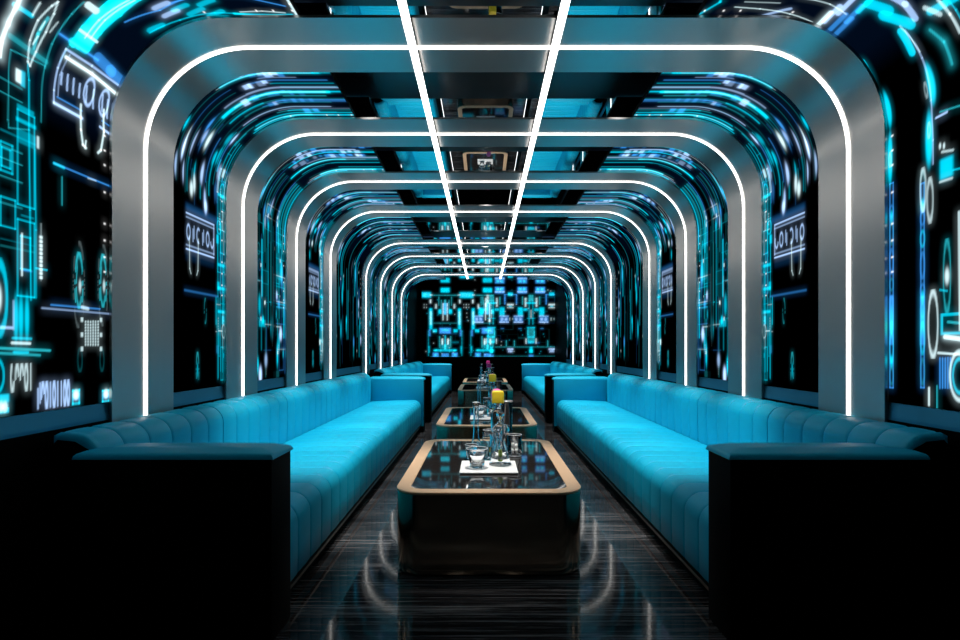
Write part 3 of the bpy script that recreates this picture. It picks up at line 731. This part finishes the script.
protos = {}
M['edge_highlight'] = mat('edge_highlight_metal', (.95, .98, 1), .2, metal=.6)
def rim(t, rr, z, w_=.0022):  # added metal ring standing in for the white highlight on a glass edge
    part(t, 'rim', lathe_me([(rr + w_ * math.cos(a), z + w_ * math.sin(a)) for a in [2 * PI * k / 8 for k in range(9)]], 32), M['edge_highlight'])
t = protos['tumbler'] = vessel('tumbler', [(.038, 0), (.044, .004), (.046, .03), (.053, .085), (.064, .108), (.068, .116)], .005)
part(t, 'ice', solid([(.014, .012), (.026, .018), (.024, .028), (.010, .034)], 9), M['ice'], False)
rim(t, .066, .119, .003)
t = protos['small_tumbler'] = vessel('small_tumbler', [(.028, 0), (.032, .004), (.040, .08), (.044, .095)], .004)
rim(t, .043, .098)
t = protos['carafe'] = vessel('carafe', [(.042, 0), (.046, .006), (.040, .06), (.024, .12), (.019, .16), (.019, .34), (.026, .37)], .003)
rim(t, .0255, .373)
t = protos['goblet'] = vessel('goblet', [(.034, 0), (.034, .003), (.006, .008), (.005, .06), (.02, .075), (.038, .10), (.042, .14), (.036, .19)], .003)
rim(t, .036, .192)
t = protos['decanter'] = vessel('decanter', [(.068, 0), (.073, .004), (.058, .04), (.042, .10), (.030, .145), (.036, .17), (.055, .20), (.060, .225), (.050, .25), (.022, .265), (.020, .285)], .005)
part(t, 'stopper', solid([(.012, .27), (.012, .29), (.022, .30), (.027, .318), (.020, .336), (.008, .343)]), M['glass'])
part(t, 'garnish', solid([(.010, .02), (.014, .04), (.014, .075), (.008, .095)], 10), M['green'])
t = protos['square_bottle'] = empty('capped_bottle')
def sq(hw, z, r=.3): return [(x, y, z) for x, y in rrect(hw, -hw, hw, hw * r, 5)]
part(t, 'glass_body', loft([sq(.036, 0), sq(.040, .006), sq(.040, .28), sq(.034, .305), sq(.020, .32), sq(.018, .352)]), M['glass'], False)
part(t, 'neck_band', loft([sq(.026, .353, .8), sq(.027, .363, .8)]), M['silver'], False)
part(t, 'cap', loft([sq(.040, .364), sq(.043, .368), sq(.043, .435), sq(.040, .445), sq(.030, .450)]), M['yellow'], False)
for k_ in protos['square_bottle'].children: autosmooth(k_)
t = protos['round_bottle'] = vessel('domed_bottle', [(.042, 0), (.046, .006), (.046, .23), (.036, .275), (.020, .30), (.018, .35)], .004)
part(t, 'neck_band', solid([(.024, .352), (.024, .365)]), M['red'])
part(t, 'cap', solid([(.036, .366), (.043, .376), (.043, .400), (.038, .424), (.026, .440), (.010, .446)]), M['pink'])
t = protos['tall_glass'] = vessel('tall_glass', [(.036, 0), (.040, .005), (.044, .36)], .002)
rim(t, .044, .362)
t = protos['jar'] = vessel('glass_jar', [(.046, 0), (.050, .005), (.050, .148)], .003)
rim(t, .049, .150)
rim(t, .049, .006)
for q, (ix, iy, iz) in enumerate(((-.018, -.012, .022), (.016, -.016, .024), (.0, .018, .022), (.012, -.004, .052), (-.014, .004, .055))):
    o = link('ice', box_me(ix - .012, iy - .012, iz - .012, ix + .012, iy + .012, iz + .012, .003), M['ice'], t); child(o)
t = protos['tray'] = empty('serving_tray')
part(t, 'tray_base', box_me(-.17, -.175, .001, .17, .175, .012, .003), M['tray'], False)
part(t, 'tray_edge', box_me(-.176, -.181, .004, .176, .181, .0105, .002), M['tray'], False)

def place(key, x, y, z, label, cat, group, cap=None, first={}):
    src = protos[key]
    if key not in first: first[key] = 1; o = src
    else: o = copy_tree(src)
    o.location = (x, y, z)
    if cap:
        for ch in o.children:
            if ch.name.startswith('cap'):
                if ch.data.users > 1: ch.data = ch.data.copy()
                ch.data.materials.clear(); ch.data.materials.append(M[cap])
    tag(o, label, cat, group); return o
caps = [('yellow', 'pink'), ('yellow', 'magenta'), ('magenta', 'pink'), ('magenta', 'pink')]
TOP = TH - .001
for i, y in enumerate(TY):
    d = y - TY[0]; w_ = tn[i] + ' coffee table'; zt = TOP + .012
    place('tray', -.04, 3.57 + d, TOP, 'white rectangular serving tray on the %s' % w_, 'tray', 'white trays on the tables')
    place('tumbler', -.112, 3.53 + d, zt, 'flared glass tumbler on front left of white tray, %s' % w_, 'glass', 'flared tumblers')
    place('decanter', .035, 3.62 + d, zt, 'waisted clear glass decanter with ball stopper on tray, %s' % w_, 'decanter', 'waisted decanters')
    place('small_tumbler', -.155, 3.86 + d, TOP, 'small plain glass behind the flared tumbler, %s' % w_, 'glass', 'small glasses')
    place('carafe', -.125, 3.99 + d, TOP, 'tall slim-necked glass carafe on the %s' % w_, 'carafe', 'slim carafes')
    place('goblet', -.040, 3.90 + d, TOP, 'stemmed clear goblet beside the carafe, %s' % w_, 'glass', 'stemmed goblets')
    place('square_bottle', .030, 4.05 + d, TOP, 'tall square glass bottle with %s block cap, %s' % (caps[i][0], w_), 'bottle', 'square capped bottles', caps[i][0])
    place('round_bottle', .028, 4.32 + d, TOP, 'tall round glass bottle with %s domed cap, %s' % (caps[i][1], w_), 'bottle', 'domed bottles', caps[i][1])
    place('tall_glass', .100, 4.22 + d, TOP, 'tall straight glass right of the capped bottles, %s' % w_, 'glass', 'tall straight glasses')
    place('jar', .145, 3.97 + d, TOP, 'wide clear glass jar with pale contents, right side of %s' % w_, 'jar', 'glass jars')
